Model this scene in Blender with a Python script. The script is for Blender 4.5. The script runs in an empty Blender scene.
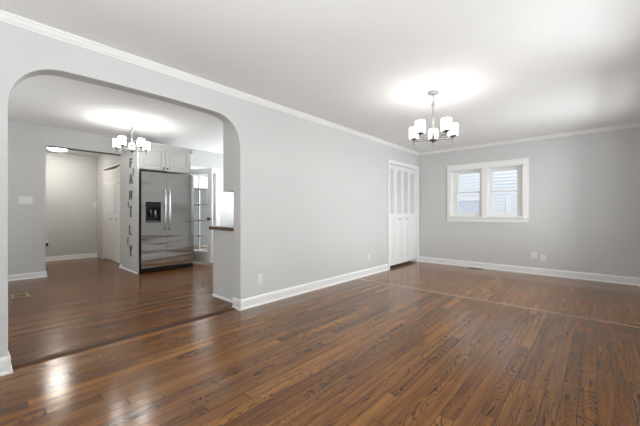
import bpy, bmesh, math, random
from mathutils import Vector, Matrix
random.seed(7)
SC = bpy.context.scene
COL = SC.collection
PI = math.pi

# ------------------------------------------------------------------ camera
cam_d = bpy.data.cameras.new('camera')
cam_d.sensor_width = 36.0
cam_d.lens = 308.0 / 640.0 * 36.0
cam_d.clip_start = 0.02
cam = bpy.data.objects.new('camera', cam_d)
COL.objects.link(cam)
cam.location = (0, 0, 1.10)
cam.rotation_euler = (PI / 2, 0, math.atan2(277, 308))
SC.camera = cam

# ------------------------------------------------------------------ sky, exposure
w = bpy.data.worlds.new('sky')
SC.world = w
w.use_nodes = True
nt = w.node_tree
bg = nt.nodes['Background']
bg.inputs[0].default_value = (0.97, 0.985, 1.0, 1)
bg.inputs[1].default_value = 2.0

SC.view_settings.view_transform = 'Standard'
SC.view_settings.look = 'None'
SC.view_settings.gamma = 1
SC.view_settings.use_curve_mapping = False
SC.view_settings.exposure = 0.16
SC.cycles.max_bounces = 10
SC.cycles.diffuse_bounces = 6
SC.cycles.sample_clamp_indirect = 6.0

def area(name, loc, rot, sx, sy, power, color=(1, 1, 1), spread=PI):
    l = bpy.data.lights.new(name, 'AREA')
    l.shape = 'RECTANGLE'; l.size = sx; l.size_y = sy
    l.energy = power; l.color = color; l.spread = spread
    o = bpy.data.objects.new(name, l); COL.objects.link(o)
    o.location = loc; o.rotation_euler = rot
    return o
# daylight lamps at mostly added windows, and tilted fill added to brighten the ceilings
DAY = (0.94, 0.985, 1.0)
T = math.radians(26)
T2 = math.radians(52)
area('daylight_panel', (1.90, 4.90, 1.75), (0, PI / 2, 0), 1.5, 2.6, 215.0, DAY)
area('ceiling_fill', (1.40, 5.00, 0.95), (0, PI / 2 + T, 0), 1.3, 1.9, 1.5, DAY)  # upward fill added for the ceiling, no lit ground behind it
area('daylight_panel', (1.30, 2.75, 1.48), (0, PI / 2, 0), 1.3, 2.0, 34.7, DAY)  # level lamp for the added window in the middle of the right wall
area('ceiling_fill', (1.40, 2.75, 0.95), (0, PI / 2 + T, 0), 1.3, 1.9, 12.6, DAY)  # added ceiling fill, tilted up
area('ceiling_fill', (0.80, 0.20, 0.95), (0, PI / 2 + T2, 0), 0.8, 1.5, 44.9, DAY, math.radians(110))  # steep narrow fill added for the near ceiling
area('ceiling_fill', (-0.55, -2.35, 0.95), (PI / 2 + T2, 0, 0), 1.6, 0.8, 77.5, DAY, math.radians(110))  # added fill aimed at the ceiling, kept off the arch jamb
area('daylight_panel', (-0.55, -2.50, 1.50), (PI / 2, 0, 0), 1.7, 1.35, 2.7, DAY)  # weak lamp behind the viewer, added to lift the back wall
area('ceiling_fill', (-4.9, -2.05, 1.20), (PI / 2 + T, 0, 0), 1.5, 1.1, 62.0, DAY)  # added fill for the kitchen ceiling
area('daylight_panel', (-5.8, 5.25, 1.60), (-PI / 2, 0, 0), 1.6, 1.1, 68.0, DAY)  # lamp added to brighten the far kitchen wall
area('ceiling_fill', (-5.8, 5.40, 1.25), (-PI / 2 - T, 0, 0), 1.4, 1.1, 34.8, DAY)  # second added fill for the kitchen ceiling

# ------------------------------------------------------------------ materials
def mat(name, color, rough=0.5, metal=0.0, bump=None, spec=0.5, coat=0.0, emis=None, emis_s=0.0, var=0.0):
    m = bpy.data.materials.new(name); m.use_nodes = True
    n = m.node_tree.nodes; L = m.node_tree.links
    p = n['Principled BSDF']
    p.inputs['Base Color'].default_value = (*color, 1)
    p.inputs['Roughness'].default_value = rough
    p.inputs['Metallic'].default_value = metal
    p.inputs['Specular IOR Level'].default_value = spec
    p.inputs['Coat Weight'].default_value = coat
    if emis:
        p.inputs['Emission Color'].default_value = (*emis, 1)
        p.inputs['Emission Strength'].default_value = emis_s
    tc = n.new('ShaderNodeTexCoord')
    if var:
        nz = n.new('ShaderNodeTexNoise'); nz.inputs['Scale'].default_value = 3.0; nz.inputs['Detail'].default_value = 4
        L.new(tc.outputs['Object'], nz.inputs['Vector'])
        mx = n.new('ShaderNodeMix'); mx.data_type = 'RGBA'
        mx.inputs[6].default_value = (*[c * (1 - var) for c in color], 1)
        mx.inputs[7].default_value = (*[min(1, c * (1 + var)) for c in color], 1)
        L.new(nz.outputs['Fac'], mx.inputs[0]); L.new(mx.outputs[2], p.inputs['Base Color'])
    if bump:
        sc, st, dist = bump
        nz = n.new('ShaderNodeTexNoise'); nz.inputs['Scale'].default_value = sc; nz.inputs['Detail'].default_value = 3
        L.new(tc.outputs['Object'], nz.inputs['Vector'])
        b = n.new('ShaderNodeBump'); b.inputs['Strength'].default_value = st; b.inputs['Distance'].default_value = dist
        L.new(nz.outputs['Fac'], b.inputs['Height']); L.new(b.outputs[0], p.inputs['Normal'])
    return m

M = {}
M['wall'] = mat('grey_wall_paint', (0.625, 0.625, 0.622), 0.55, bump=(160, 0.12, 0.002), spec=0.3, var=0.012)
M['wall_k'] = mat('kitchen_wall_paint', (0.610, 0.610, 0.604), 0.55, bump=(160, 0.12, 0.002), spec=0.3, var=0.012)
M['ceil'] = mat('ceiling_paint', (0.90, 0.90, 0.90), 0.9, bump=(60, 0.35, 0.004), spec=0.1)
M['trim'] = mat('white_trim_paint', (0.86, 0.86, 0.855), 0.30, spec=0.5)
M['door'] = mat('white_door_paint', (0.83, 0.83, 0.825), 0.35)
M['hall_door'] = mat('off_white_door_paint', (0.80, 0.80, 0.785), 0.4)
M['cab'] = mat('white_cabinet_paint', (0.64, 0.64, 0.625), 0.35)
M['plastic'] = mat('white_plastic', (0.80, 0.80, 0.78), 0.3)
M['slot'] = mat('dark_slot', (0.08, 0.08, 0.08), 0.6)
M['black'] = mat('black_plastic', (0.012, 0.012, 0.013), 0.25)
M['dark'] = mat('shade_black', (0.02, 0.018, 0.016), 0.9)  # near black painted where closet and ducts lie in shade
M['nickel'] = mat('brushed_nickel', (0.24, 0.235, 0.23), 0.32, metal=1.0, bump=(300, 0.05, 0.001))
M['knob'] = mat('dark_nickel', (0.16, 0.155, 0.15), 0.25, metal=1.0)
M['satin'] = mat('satin_nickel_knob', (0.62, 0.61, 0.60), 0.3, metal=1.0)
M['brass'] = mat('antique_brass', (0.42, 0.33, 0.17), 0.38, metal=0.8, var=0.1)
M['letter'] = mat('charcoal_painted_wood', (0.12, 0.12, 0.122), 0.6, var=0.2)
M['white_metal'] = mat('white_enamel', (0.80, 0.80, 0.78), 0.3)
M['shade'] = mat('lit_opal_glass', (0.92, 0.92, 0.90), 0.35, emis=(1.0, 0.98, 0.945), emis_s=9.0)
M['shade_k'] = mat('lit_opal_glass_kitchen', (0.92, 0.92, 0.90), 0.35, emis=(1.0, 0.98, 0.945), emis_s=24)
M['shade_off'] = mat('unlit_opal_glass', (0.42, 0.42, 0.41), 0.3)
M['bulb'] = mat('lit_bulb', (1, 1, 1), 0.3, emis=(1.0, 0.95, 0.86), emis_s=14)
M['dome'] = mat('lit_dome_glass', (0.92, 0.92, 0.9), 0.3, emis=(1.0, 0.95, 0.87), emis_s=62)
M['fence'] = mat('grey_fence_boards', (0.26, 0.26, 0.26), 0.85, var=0.15)
M['ground'] = mat('pale_concrete', (0.42, 0.42, 0.40), 0.95, var=0.1)

def glass_mat():
    m = bpy.data.materials.new('window_glass'); m.use_nodes = True
    n = m.node_tree.nodes; L = m.node_tree.links
    n.remove(n['Principled BSDF'])
    t = n.new('ShaderNodeBsdfTransparent'); g = n.new('ShaderNodeBsdfGlossy'); g.inputs['Roughness'].default_value = 0.02
    t.inputs[0].default_value = (0.97, 0.98, 0.98, 1)
    fr = n.new('ShaderNodeFresnel'); fr.inputs[0].default_value = 1.45
    mx = n.new('ShaderNodeMixShader')
    ge = n.new('ShaderNodeNewGeometry'); inv = n.new('ShaderNodeMath'); inv.operation = 'SUBTRACT'; inv.inputs[0].default_value = 1.0
    L.new(ge.outputs['Backfacing'], inv.inputs[1])
    mu = n.new('ShaderNodeMath'); mu.operation = 'MULTIPLY'; L.new(fr.outputs[0], mu.inputs[0]); L.new(inv.outputs[0], mu.inputs[1])
    L.new(mu.outputs[0], mx.inputs[0]); L.new(t.outputs[0], mx.inputs[1]); L.new(g.outputs[0], mx.inputs[2])
    L.new(mx.outputs[0], n['Material Output'].inputs[0])
    return m
M['glass'] = glass_mat()

def steel_mat():
    m = mat('brushed_stainless_steel', (0.56, 0.555, 0.545), 0.24, metal=1.0)
    n = m.node_tree.nodes; L = m.node_tree.links; p = n['Principled BSDF']
    tc = n.new('ShaderNodeTexCoord'); mp = n.new('ShaderNodeMapping'); mp.inputs['Scale'].default_value = (4, 4, 900)
    nz = n.new('ShaderNodeTexNoise'); nz.inputs['Scale'].default_value = 1.0
    L.new(tc.outputs['Object'], mp.inputs[0]); L.new(mp.outputs[0], nz.inputs['Vector'])
    b = n.new('ShaderNodeBump'); b.inputs['Strength'].default_value = 0.15; b.inputs['Distance'].default_value = 0.001
    L.new(nz.outputs['Fac'], b.inputs['Height'])
    # slow waves of the rolled sheet
    mp2 = n.new('ShaderNodeMapping'); mp2.inputs['Scale'].default_value = (0.5, 0.5, 3.2)
    nz2 = n.new('ShaderNodeTexNoise'); nz2.inputs['Scale'].default_value = 1.6; nz2.inputs['Detail'].default_value = 2
    L.new(tc.outputs['Object'], mp2.inputs[0]); L.new(mp2.outputs[0], nz2.inputs['Vector'])
    b2 = n.new('ShaderNodeBump'); b2.inputs['Strength'].default_value = 0.8; b2.inputs['Distance'].default_value = 0.035
    L.new(nz2.outputs['Fac'], b2.inputs['Height']); L.new(b.outputs[0], b2.inputs['Normal'])
    L.new(b2.outputs[0], p.inputs['Normal'])
    return m
M['steel'] = steel_mat()
M['steel_dark'] = mat('dark_grey_steel', (0.05, 0.05, 0.05), 0.4, metal=0.3)

def siding_mat():
    m = mat('pale_blue_clapboard', (0.58, 0.60, 0.65), 0.7, var=0.03)
    return m
M['siding'] = siding_mat()

def wood_floor(name, w_b, L_b, stops, seed, axis='y', rough=0.13, grain=1.0, gapdark=0.25, spec=0.5):
    """strip boards running along +Y (axis 'y') or +X (axis 'x')"""
    m = bpy.data.materials.new(name); m.use_nodes = True
    n = m.node_tree.nodes; L = m.node_tree.links; p = n['Principled BSDF']
    def math_(op, a, b=None, c=None):
        q = n.new('ShaderNodeMath'); q.operation = op
        for i, v in enumerate((a, b, c)):
            if v is None: continue
            if isinstance(v, (int, float)): q.inputs[i].default_value = v
            else: L.new(v, q.inputs[i])
        return q.outputs[0]
    def comb(a, b, c):
        q = n.new('ShaderNodeCombineXYZ')
        for i, v in enumerate((a, b, c)):
            if isinstance(v, (int, float)): q.inputs[i].default_value = v
            else: L.new(v, q.inputs[i])
        return q.outputs[0]
    def noise(vec, detail=2, scale=1.0, rough_=0.5, dist=0.0):
        q = n.new('ShaderNodeTexNoise'); q.inputs['Scale'].default_value = scale
        q.inputs['Detail'].default_value = detail; q.inputs['Roughness'].default_value = rough_
        q.inputs['Distortion'].default_value = dist
        L.new(vec, q.inputs['Vector']); return q.outputs['Fac']
    def smooth(v, a, b, c=0.0, d=1.0):
        q = n.new('ShaderNodeMapRange'); q.interpolation_type = 'SMOOTHSTEP'
        L.new(v, q.inputs[0])
        for i, t in enumerate((a, b, c, d)):
            if isinstance(t, (int, float)): q.inputs[i + 1].default_value = t
            else: L.new(t, q.inputs[i + 1])
        return q.outputs[0]
    tc = n.new('ShaderNodeTexCoord'); sp = n.new('ShaderNodeSeparateXYZ'); L.new(tc.outputs['Object'], sp.inputs[0])
    x, y = (sp.outputs[0], sp.outputs[1]) if axis == 'y' else (sp.outputs[1], sp.outputs[0])
    xs = math_('DIVIDE', x, w_b)
    col = math_('FLOOR', xs)
    wn = n.new('ShaderNodeTexWhiteNoise'); wn.noise_dimensions = '1D'; L.new(math_('ADD', col, seed), wn.inputs['W'])
    ys = math_('DIVIDE', math_('MULTIPLY_ADD', wn.outputs['Value'], 13.7, y), L_b)
    row = math_('FLOOR', ys)
    wn2 = n.new('ShaderNodeTexWhiteNoise'); wn2.noise_dimensions = '2D'; L.new(comb(col, row, 0), wn2.inputs['Vector'])
    r = wn2.outputs['Value']; sc = n.new('ShaderNodeSeparateColor'); L.new(wn2.outputs['Color'], sc.inputs[0])
    r2, r3 = sc.outputs[1], sc.outputs[2]
    # board tone
    ramp = n.new('ShaderNodeValToRGB'); ramp.color_ramp.elements[0].position = 0
    els = ramp.color_ramp.elements
    while len(els) < len(stops): els.new(0.5)
    for i, (pos, c) in enumerate(stops):
        els[i].position = pos; els[i].color = (*c, 1)
    L.new(r, ramp.inputs[0])
    # growth rings: contours of a stretched noise
    ox = math_('MULTIPLY', r2, 41.0); oy = math_('MULTIPLY', r3, 57.0)
    cv = comb(math_('MULTIPLY_ADD', x, 11.0, ox), math_('MULTIPLY_ADD', y, 1.5, oy), 0)
    cn = noise(cv, 1.5, 1.0, 0.45, 0.25)
    rings = math_('SINE', math_('MULTIPLY', cn, 150.0))
    rings = smooth(rings, 0.15, 1.0)
    strong = smooth(r2, 0.15, 0.85, 0.12, 1.0)
    fv = comb(math_('MULTIPLY_ADD', x, 210.0, ox), math_('MULTIPLY_ADD', y, 5.0, oy), 0)
    fine = noise(fv, 3, 1.0, 0.6)
    lv = comb(math_('MULTIPLY_ADD', x, 28.0, oy), math_('MULTIPLY_ADD', y, 1.6, ox), 0)
    streak = noise(lv, 2, 1.0, 0.5)
    mr = math_('MULTIPLY', math_('MULTIPLY', rings, strong), 0.60 * grain)
    fd = math_('MULTIPLY', smooth(fine, 0.42, 0.72), 0.38 * grain)
    sd = smooth(streak, 0.30, 0.72, -0.15, 0.26)
    dk = math_('ADD', math_('ADD', mr, fd), sd)
    mult = math_('SUBTRACT', 1.08, dk)
    fx = math_('FRACT', xs); fy = math_('FRACT', ys)
    ex = math_('MULTIPLY', math_('MINIMUM', fx, math_('SUBTRACT', 1.0, fx)), w_b)
    ey = math_('MULTIPLY', math_('MINIMUM', fy, math_('SUBTRACT', 1.0, fy)), L_b)
    ed = math_('MINIMUM', ex, ey)
    gapm = smooth(ed, 0.0006, 0.0026, gapdark, 1.0)
    mult2 = math_('MULTIPLY', mult, gapm)
    mx = n.new('ShaderNodeMix'); mx.data_type = 'RGBA'; mx.blend_type = 'MULTIPLY'; mx.inputs[0].default_value = 1
    L.new(ramp.outputs[0], mx.inputs[6])
    cc = n.new('ShaderNodeCombineColor')
    for i in range(3): L.new(mult2, cc.inputs[i])
    L.new(cc.outputs[0], mx.inputs[7]); L.new(mx.outputs[2], p.inputs['Base Color'])
    # sheen
    bn = noise(comb(math_('MULTIPLY', x, 2.2), math_('MULTIPLY', y, 1.2), 0), 3, 1.0)
    rg = math_('MULTIPLY_ADD', bn, 0.14, rough - 0.06)
    L.new(rg, p.inputs['Roughness'])
    p.inputs['Specular IOR Level'].default_value = spec
    p.inputs['IOR'].default_value = 1.45
    # relief: board edges, cupping of each strip and grain
    cup = math_('MULTIPLY', math_('POWER', math_('ABSOLUTE', math_('SUBTRACT', fx, 0.5)), 2.0), 1.2)
    tilt = math_('MULTIPLY', math_('MULTIPLY', math_('SUBTRACT', r, 0.5), fx), 0.9)
    wav = noise(comb(math_('MULTIPLY', x, 8.0), math_('MULTIPLY_ADD', y, 3.0, oy), 0), 1, 1.0)
    h = math_('ADD', math_('ADD', cup, tilt), math_('MULTIPLY', wav, 1.0))
    h = math_('ADD', h, math_('MULTIPLY', gapm, 0.5))
    h = math_('SUBTRACT', h, math_('MULTIPLY', fd, 0.35))
    b = n.new('ShaderNodeBump'); b.inputs['Strength'].default_value = 0.5; b.inputs['Distance'].default_value = 0.0011
    L.new(h, b.inputs['Height']); L.new(b.outputs[0], p.inputs['Normal'])
    return m

M['floor'] = wood_floor('oak_strip_floor', 0.080, 1.15,
    [(0.0, (0.142, 0.053, 0.012)), (0.2, (0.175, 0.068, 0.015)), (0.55, (0.206, 0.080, 0.018)), (0.85, (0.232, 0.093, 0.021)), (1.0, (0.300, 0.126, 0.030))], 3.0)
M['floor_back'] = wood_floor('worn_oak_strip_floor', 0.080, 1.15,
    [(0.0, (0.189, 0.077, 0.021)), (0.3, (0.215, 0.090, 0.024)), (0.7, (0.241, 0.103, 0.030)), (1.0, (0.274, 0.120, 0.036))], 71.0, grain=0.6, spec=0.35)
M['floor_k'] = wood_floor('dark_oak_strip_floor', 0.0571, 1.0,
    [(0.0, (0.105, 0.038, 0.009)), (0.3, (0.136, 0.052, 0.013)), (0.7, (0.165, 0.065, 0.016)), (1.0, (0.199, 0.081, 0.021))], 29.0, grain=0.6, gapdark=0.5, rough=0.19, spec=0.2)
M['board_x'] = wood_floor('oak_header_board', 0.9, 2.4,
    [(0.0, (0.30, 0.185, 0.11)), (1.0, (0.33, 0.205, 0.125))], 5.0, axis='x', grain=0.5)
M['thresh'] = wood_floor('dark_oak_threshold', 0.9, 3.4,
    [(0.0, (0.07, 0.032, 0.013)), (1.0, (0.085, 0.039, 0.016))], 8.0, grain=0.4, rough=0.4, spec=0.15)
M['counter'] = wood_floor('brown_wood_worktop', 0.12, 2.4,
    [(0.0, (0.12, 0.065, 0.035)), (1.0, (0.17, 0.095, 0.05))], 13.0, grain=0.8, rough=0.3)

# ------------------------------------------------------------------ mesh helpers
class MB:
    def __init__(s): s.bm = bmesh.new()
    def box(s, x0, x1, y0, y1, z0, z1, mtx=None):
        vs = [s.bm.verts.new(p) for p in ((x0,y0,z0),(x1,y0,z0),(x1,y1,z0),(x0,y1,z0),(x0,y0,z1),(x1,y0,z1),(x1,y1,z1),(x0,y1,z1))]
        for f in ((0,3,2,1),(4,5,6,7),(0,1,5,4),(1,2,6,5),(2,3,7,6),(3,0,4,7)):
            s.bm.faces.new([vs[i] for i in f])
        if mtx is not None: bmesh.ops.transform(s.bm, matrix=mtx, verts=vs)
        return s
    def prism(s, pts, vec, cap=True):
        """polygon (3D points) extruded along vec"""
        a = [s.bm.verts.new(p) for p in pts]; v = Vector(vec)
        b = [s.bm.verts.new(Vector(p) + v) for p in pts]
        n = len(a)
        fs = []
        for i in range(n): fs.append(s.bm.faces.new((a[i], a[(i+1)%n], b[(i+1)%n], b[i])))
        if cap: fs += [s.bm.faces.new(list(reversed(a))), s.bm.faces.new(b)]
        bmesh.ops.recalc_face_normals(s.bm, faces=fs)
        return s
    def tube(s, path, r, seg=10, cap=True):
        pts = [Vector(p) for p in path]; rs = r if isinstance(r, (list, tuple)) else [r]*len(pts)
        rings = []
        for i, p in enumerate(pts):
            d = (pts[min(i+1, len(pts)-1)] - pts[max(i-1, 0)]).normalized()
            up = Vector((0,0,1)) if abs(d.z) < 0.9 else Vector((1,0,0))
            u = d.cross(up).normalized(); v = d.cross(u).normalized()
            rings.append([s.bm.verts.new(p + (u*math.cos(2*PI*k/seg) + v*math.sin(2*PI*k/seg))*rs[i]) for k in range(seg)])
        fs = []
        for i in range(len(rings)-1):
            for k in range(seg):
                f = s.bm.faces.new((rings[i][k], rings[i][(k+1)%seg], rings[i+1][(k+1)%seg], rings[i+1][k])); f.smooth = True; fs.append(f)
        if cap: fs += [s.bm.faces.new(list(reversed(rings[0]))), s.bm.faces.new(rings[-1])]
        bmesh.ops.recalc_face_normals(s.bm, faces=fs)
        return s
    def lathe(s, prof, c=(0,0,0), seg=28, axis='z', closed=False):
        """prof: list of (radius, height)"""
        c = Vector(c); rings = []
        for r, h in prof:
            ring = []
            for k in range(seg):
                a = 2*PI*k/seg; q = (r*math.cos(a), r*math.sin(a), h)
                if axis == 'x': q = (h, q[0], q[1])
                if axis == 'y': q = (q[0], h, q[1])
                ring.append(s.bm.verts.new(c + Vector(q)))
            rings.append(ring)
        fs = []; m = len(rings)
        for i in range(m if closed else m-1):
            for k in range(seg):
                j = (i+1) % m
                f = s.bm.faces.new((rings[i][k], rings[i][(k+1)%seg], rings[j][(k+1)%seg], rings[j][k])); f.smooth = True; fs.append(f)
        if not closed: fs += [s.bm.faces.new(list(reversed(rings[0]))), s.bm.faces.new(rings[-1])]
        bmesh.ops.recalc_face_normals(s.bm, faces=fs)
        return s
    def recess(s, x0, x1, z0, z1, d, border=0.02, inner=0.0, y=0.0, side=-1):
        """raised-and-fielded panel relief on the plane y, facing side*Y"""
        return s
    def build(s, name, m, parent=None, bevel=0.0, seg=2, loc=None, rotz=0.0):
        me = bpy.data.meshes.new(name); s.bm.to_mesh(me); s.bm.free()
        me.materials.append(m)
        o = bpy.data.objects.new(name, me); COL.objects.link(o)
        if parent is not None: o.parent = parent
        if loc is not None: o.location = loc
        o.rotation_euler = (0, 0, rotz)
        if bevel:
            b = o.modifiers.new('bevel', 'BEVEL'); b.width = bevel; b.segments = seg; b.limit_method = 'ANGLE'; b.angle_limit = 0.6
        return o

def tag(o, label=None, cat=None, group=None, kind=None):
    if label: o['label'] = label
    if cat: o['category'] = cat
    if group: o['group'] = group
    if kind: o['kind'] = kind
    return o
def empty(name, loc=(0,0,0), rz=0.0):
    o = bpy.data.objects.new(name, None); COL.objects.link(o)
    o.location = loc; o.rotation_euler = (0, 0, rz); o.empty_display_size = 0.1
    return o
def structure(o, label=None, cat=None):
    return tag(o, label, cat, kind='structure')
def copy_tree(o, parent=None):
    c = o.copy(); COL.objects.link(c)
    if parent is not None: c.parent = parent
    for ch in list(o.children): copy_tree(ch, c)
    return c

# ------------------------------------------------------------------ dimensions
XL, XLB = -3.01, -3.15        # left wall, room face and kitchen face
YB = 6.70                     # back wall face
XR = 0.50                     # right wall face
YF = -2.0                     # wall behind the camera
H, HK, HH = 2.46, 2.60, 2.50  # ceilings: room, kitchen, hall
XK = -7.06                    # kitchen far wall face
YKF, YKB = -1.6, 4.95
XH = -9.32                    # hall end wall
SEAM = 4.22

# ------------------------------------------------------------------ floors
structure(MB().box(XLB + 0.03, XR, YF, SEAM, -0.06, 0).build('floor', M['floor']), 'warm brown oak strip floor of the living room', 'floor')
structure(MB().box(XLB + 0.03, XR, SEAM + 0.062, YB, -0.06, 0).build('floor', M['floor_back']), 'paler worn oak strip floor by the back wall', 'floor')
structure(MB().box(-10.4, XLB + 0.03, YKF, YKB, -0.06, 0).build('floor', M['floor_k']), 'darker oak strip floor of the kitchen beyond the arch', 'floor')
structure(MB().box(XLB + 0.03, XR, SEAM, SEAM + 0.062, -0.06, 0.0008).build('trim_1', M['board_x']), 'single light oak board laid crosswise between the two floors', 'floor trim')
t = MB(); t.prism([(-3.13, 0.16, 0.0), (-3.13, 0.16, 0.010), (-3.085, 0.16, 0.010), (-3.045, 0.16, 0.0005), (-3.045, 0.16, 0.0)], (0, 1.825, 0))
structure(t.build('trim_2', M['thresh']), 'dark wood threshold strip under the arch', 'threshold')

# ------------------------------------------------------------------ ceilings
structure(MB().box(XLB, XR + 0.15, YF - 0.15, YB + 0.15, H, H + 0.3).build('ceiling', M['ceil']), 'white ceiling of the living room', 'ceiling')
structure(MB().box(XK - 0.14, XLB - 0.0005, YKF - 0.15, YKB + 0.15, HK, HK + 0.16).build('ceiling', M['ceil']), 'white ceiling of the kitchen', 'ceiling')
structure(MB().box(-10.4, XK - 0.1405, YKF - 0.15, 2.14, HH, HH + 0.26).build('ceiling', M['ceil']), 'white ceiling of the hall', 'ceiling')

# ------------------------------------------------------------------ left wall with the arch and the closet opening
A0, A1, AT = 0.140, 1.995, 2.188
def arch_pts(y0, y1, top, ry, rz, sag=0.012, n=14, p=2.25):
    pts = [(y0, 0.0)]
    zc = top - sag - rz
    for i in range(n + 1):
        a = PI/2 * i / n
        pts.append((y0 + ry - ry*abs(math.cos(a))**(2/p), zc + rz*abs(math.sin(a))**(2/p)))
    for i in range(1, 8):
        u = i/8; yy = y0 + ry + (y1 - y0 - 2*ry)*u
        pts.append((yy, top - sag + sag*math.sin(PI*u)))
    for i in range(n, -1, -1):
        a = PI/2 * i / n
        pts.append((y1 - ry + ry*abs(math.cos(a))**(2/p), zc + rz*abs(math.sin(a))**(2/p)))
    pts.append((y1, 0.0))
    return pts
D0, D1, DT = 5.365, 6.605, 2.072
arch = arch_pts(A0, A1, AT, 0.33, 0.36)
outline = [(YF - 0.15, 0.0)] + arch + [(D0, 0.0), (D0, DT), (D1, DT), (D1, 0.0), (YB + 0.15, 0.0), (YB + 0.15, 2.62), (YF - 0.15, 2.62)]
wl = MB().prism([(XL, y, z) for y, z in outline], (XLB - XL, 0, 0))
structure(wl.build('wall_left', M['wall'], bevel=0.006, seg=3), 'long light grey wall with the rounded archway and the closet door', 'wall')

# back wall around the window
KW = 1.0106
WX0, WX1, WZ0, WZ1 = -2.27*KW, -1.00*KW, 1.1 + (1.03 - 1.1)*KW, 1.1 + (1.985 - 1.1)*KW
b = MB()
b.box(XL, WX0, YB, YB + 0.15, 0, H).box(WX1, XR + 0.15, YB, YB + 0.15, 0, H).box(WX0, WX1, YB, YB + 0.15, 0, WZ0).box(WX0, WX1, YB, YB + 0.15, WZ1, H)
structure(b.build('wall_back', M['wall']), 'light grey back wall holding the double window', 'wall')
# right wall (out of frame) and front wall, openings partly added to let light in
def wall_x(name, x0, x1, ya, yb, holes, z1, m, label):
    b = MB(); y = ya
    for h0, h1, z0, zt in holes:
        b.box(x0, x1, y, h0, 0, z1); b.box(x0, x1, h0, h1, 0, z0); b.box(x0, x1, h0, h1, zt, z1); y = h1
    b.box(x0, x1, y, yb, 0, z1)
    return structure(b.build(name, m), label, 'wall')
def wall_y(name, y0, y1, xa, xb, holes, z1, m, label):
    b = MB(); x = xa
    for h0, h1, z0, zt in holes:
        b.box(x, h0, y0, y1, 0, z1); b.box(h0, h1, y0, y1, 0, z0); b.box(h0, h1, y0, y1, zt, z1); x = h1
    b.box(x, xb, y0, y1, 0, z1)
    return structure(b.build(name, m), label, 'wall')
wall_x('wall_right', XR, XR + 0.15, YF, YB, [(-0.6, 1.0, 0.85, 2.12), (2.0, 3.5, 0.85, 2.12), (4.25, 5.75, 0.85, 2.12)], H, M['wall'], 'light grey right wall with windows')
wall_y('wall_front', YF - 0.15, YF, XL, XR + 0.15, [(-1.45, 0.25, 0.85, 2.12)], H, M['wall'], 'light grey wall behind the viewer')
# kitchen shell
wall_y('wall_kitchen_front', YKF - 0.15, YKF, XK - 0.14, XLB - 0.001, [(-5.65, -4.15, 0.95, 2.1)], 2.7, M['wall_k'], 'grey kitchen wall at the near end')
wall_y('wall_kitchen_back', YKB, YKB + 0.15, XK - 0.14, XLB - 0.001, [(-6.7, -5.0, 1.1, 2.1)], 2.7, M['wall_k'], 'grey kitchen wall at the far end')
b = MB()
b.box(XK - 0.14, XK, YKF, 0.785, 0, HK).box(XK - 0.14, XK, 0.785, 1.935, 2.268, HK).box(XK - 0.14, XK, 1.935, 3.0, 0, HK)
b.box(XK - 0.14, XK, 3.0, 3.96, 2.09, HK).box(XK - 0.14, XK, 3.96, YKB, 0, HK)
structure(b.build('wall_kitchen_left', M['wall_k']), 'grey kitchen wall with the hall opening and the outside door', 'wall')
# hall shell
structure(MB().box(XH - 0.14, XH, YKF, 2.14, 0, HH).build('wall_hall_end', M['wall_k']), 'grey wall at the end of the hall', 'wall')
HB0, HB1, HBT = -8.74, -7.34, 2.125
b = MB()
b.box(XH, HB0, 2.0, 2.14, 0, HH).box(HB1, XK - 0.141, 2.0, 2.14, 0, HH).box(HB0, HB1, 2.0, 2.14, HBT, HH)
structure(b.build('wall_hall_side', M['wall_k']), 'grey hall wall around the white folding closet doors', 'wall')
structure(MB().box(HB0 - 0.1, HB1 + 0.1, 2.75, 2.80, 0, HH).build('wall_hall_closet', M['wall_k']), 'back wall of the hall closet', 'wall')
structure(MB().box(XH, XK - 0.141, YKF - 0.14, YKF - 0.0, 0, HH).build('wall_hall_front', M['wall_k']), 'grey hall wall at the near end', 'wall')
# closet shell behind the folding door
b = MB(); b.box(XLB - 0.65, XLB - 0.60, D0 - 0.2, YB + 0.1, 0, H).box(XLB - 0.60, XLB - 0.001, D0 - 0.25, D0 - 0.2, 0, H).box(XLB - 0.6, XLB - 0.001, YB + 0.06, YB + 0.1, 0, H)
structure(b.build('wall_closet', M['wall']), 'inside walls of the closet', 'wall')
structure(MB().box(XLB - 0.60, XLB + 0.029, YKB + 0.16, YB + 0.1, -0.06, -0.001).build('floor', M['dark']), 'closet floor coloured near black as shade under the door', 'floor')  # floor colour stands in for the shade in the door gap

# ------------------------------------------------------------------ crown moulding
def crown_prof():
    # (offset from wall, z)
    return [(0, H), (0, 2.403), (0.006, 2.403), (0.008, 2.410), (0.016, 2.416), (0.026, 2.428), (0.034, 2.441), (0.041, 2.448), (0.045, 2.454), (0.045, H)]
c = MB().prism([(XL + o, YF, z) for o, z in crown_prof()], (0, YB - YF, 0))
structure(c.build('trim_3', M['trim']), 'white crown moulding along the left wall', 'crown moulding')
c = MB().prism([(XL, YB - o, z) for o, z in crown_prof()], (XR - XL, 0, 0))
structure(c.build('trim_4', M['trim']), 'white crown moulding along the back wall', 'crown moulding')
c = MB().prism([(XR - o, YF, z) for o, z in crown_prof()], (0, YB - YF, 0))
structure(c.build('trim_5', M['trim']), 'white crown moulding along the right wall', 'crown moulding')

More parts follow.
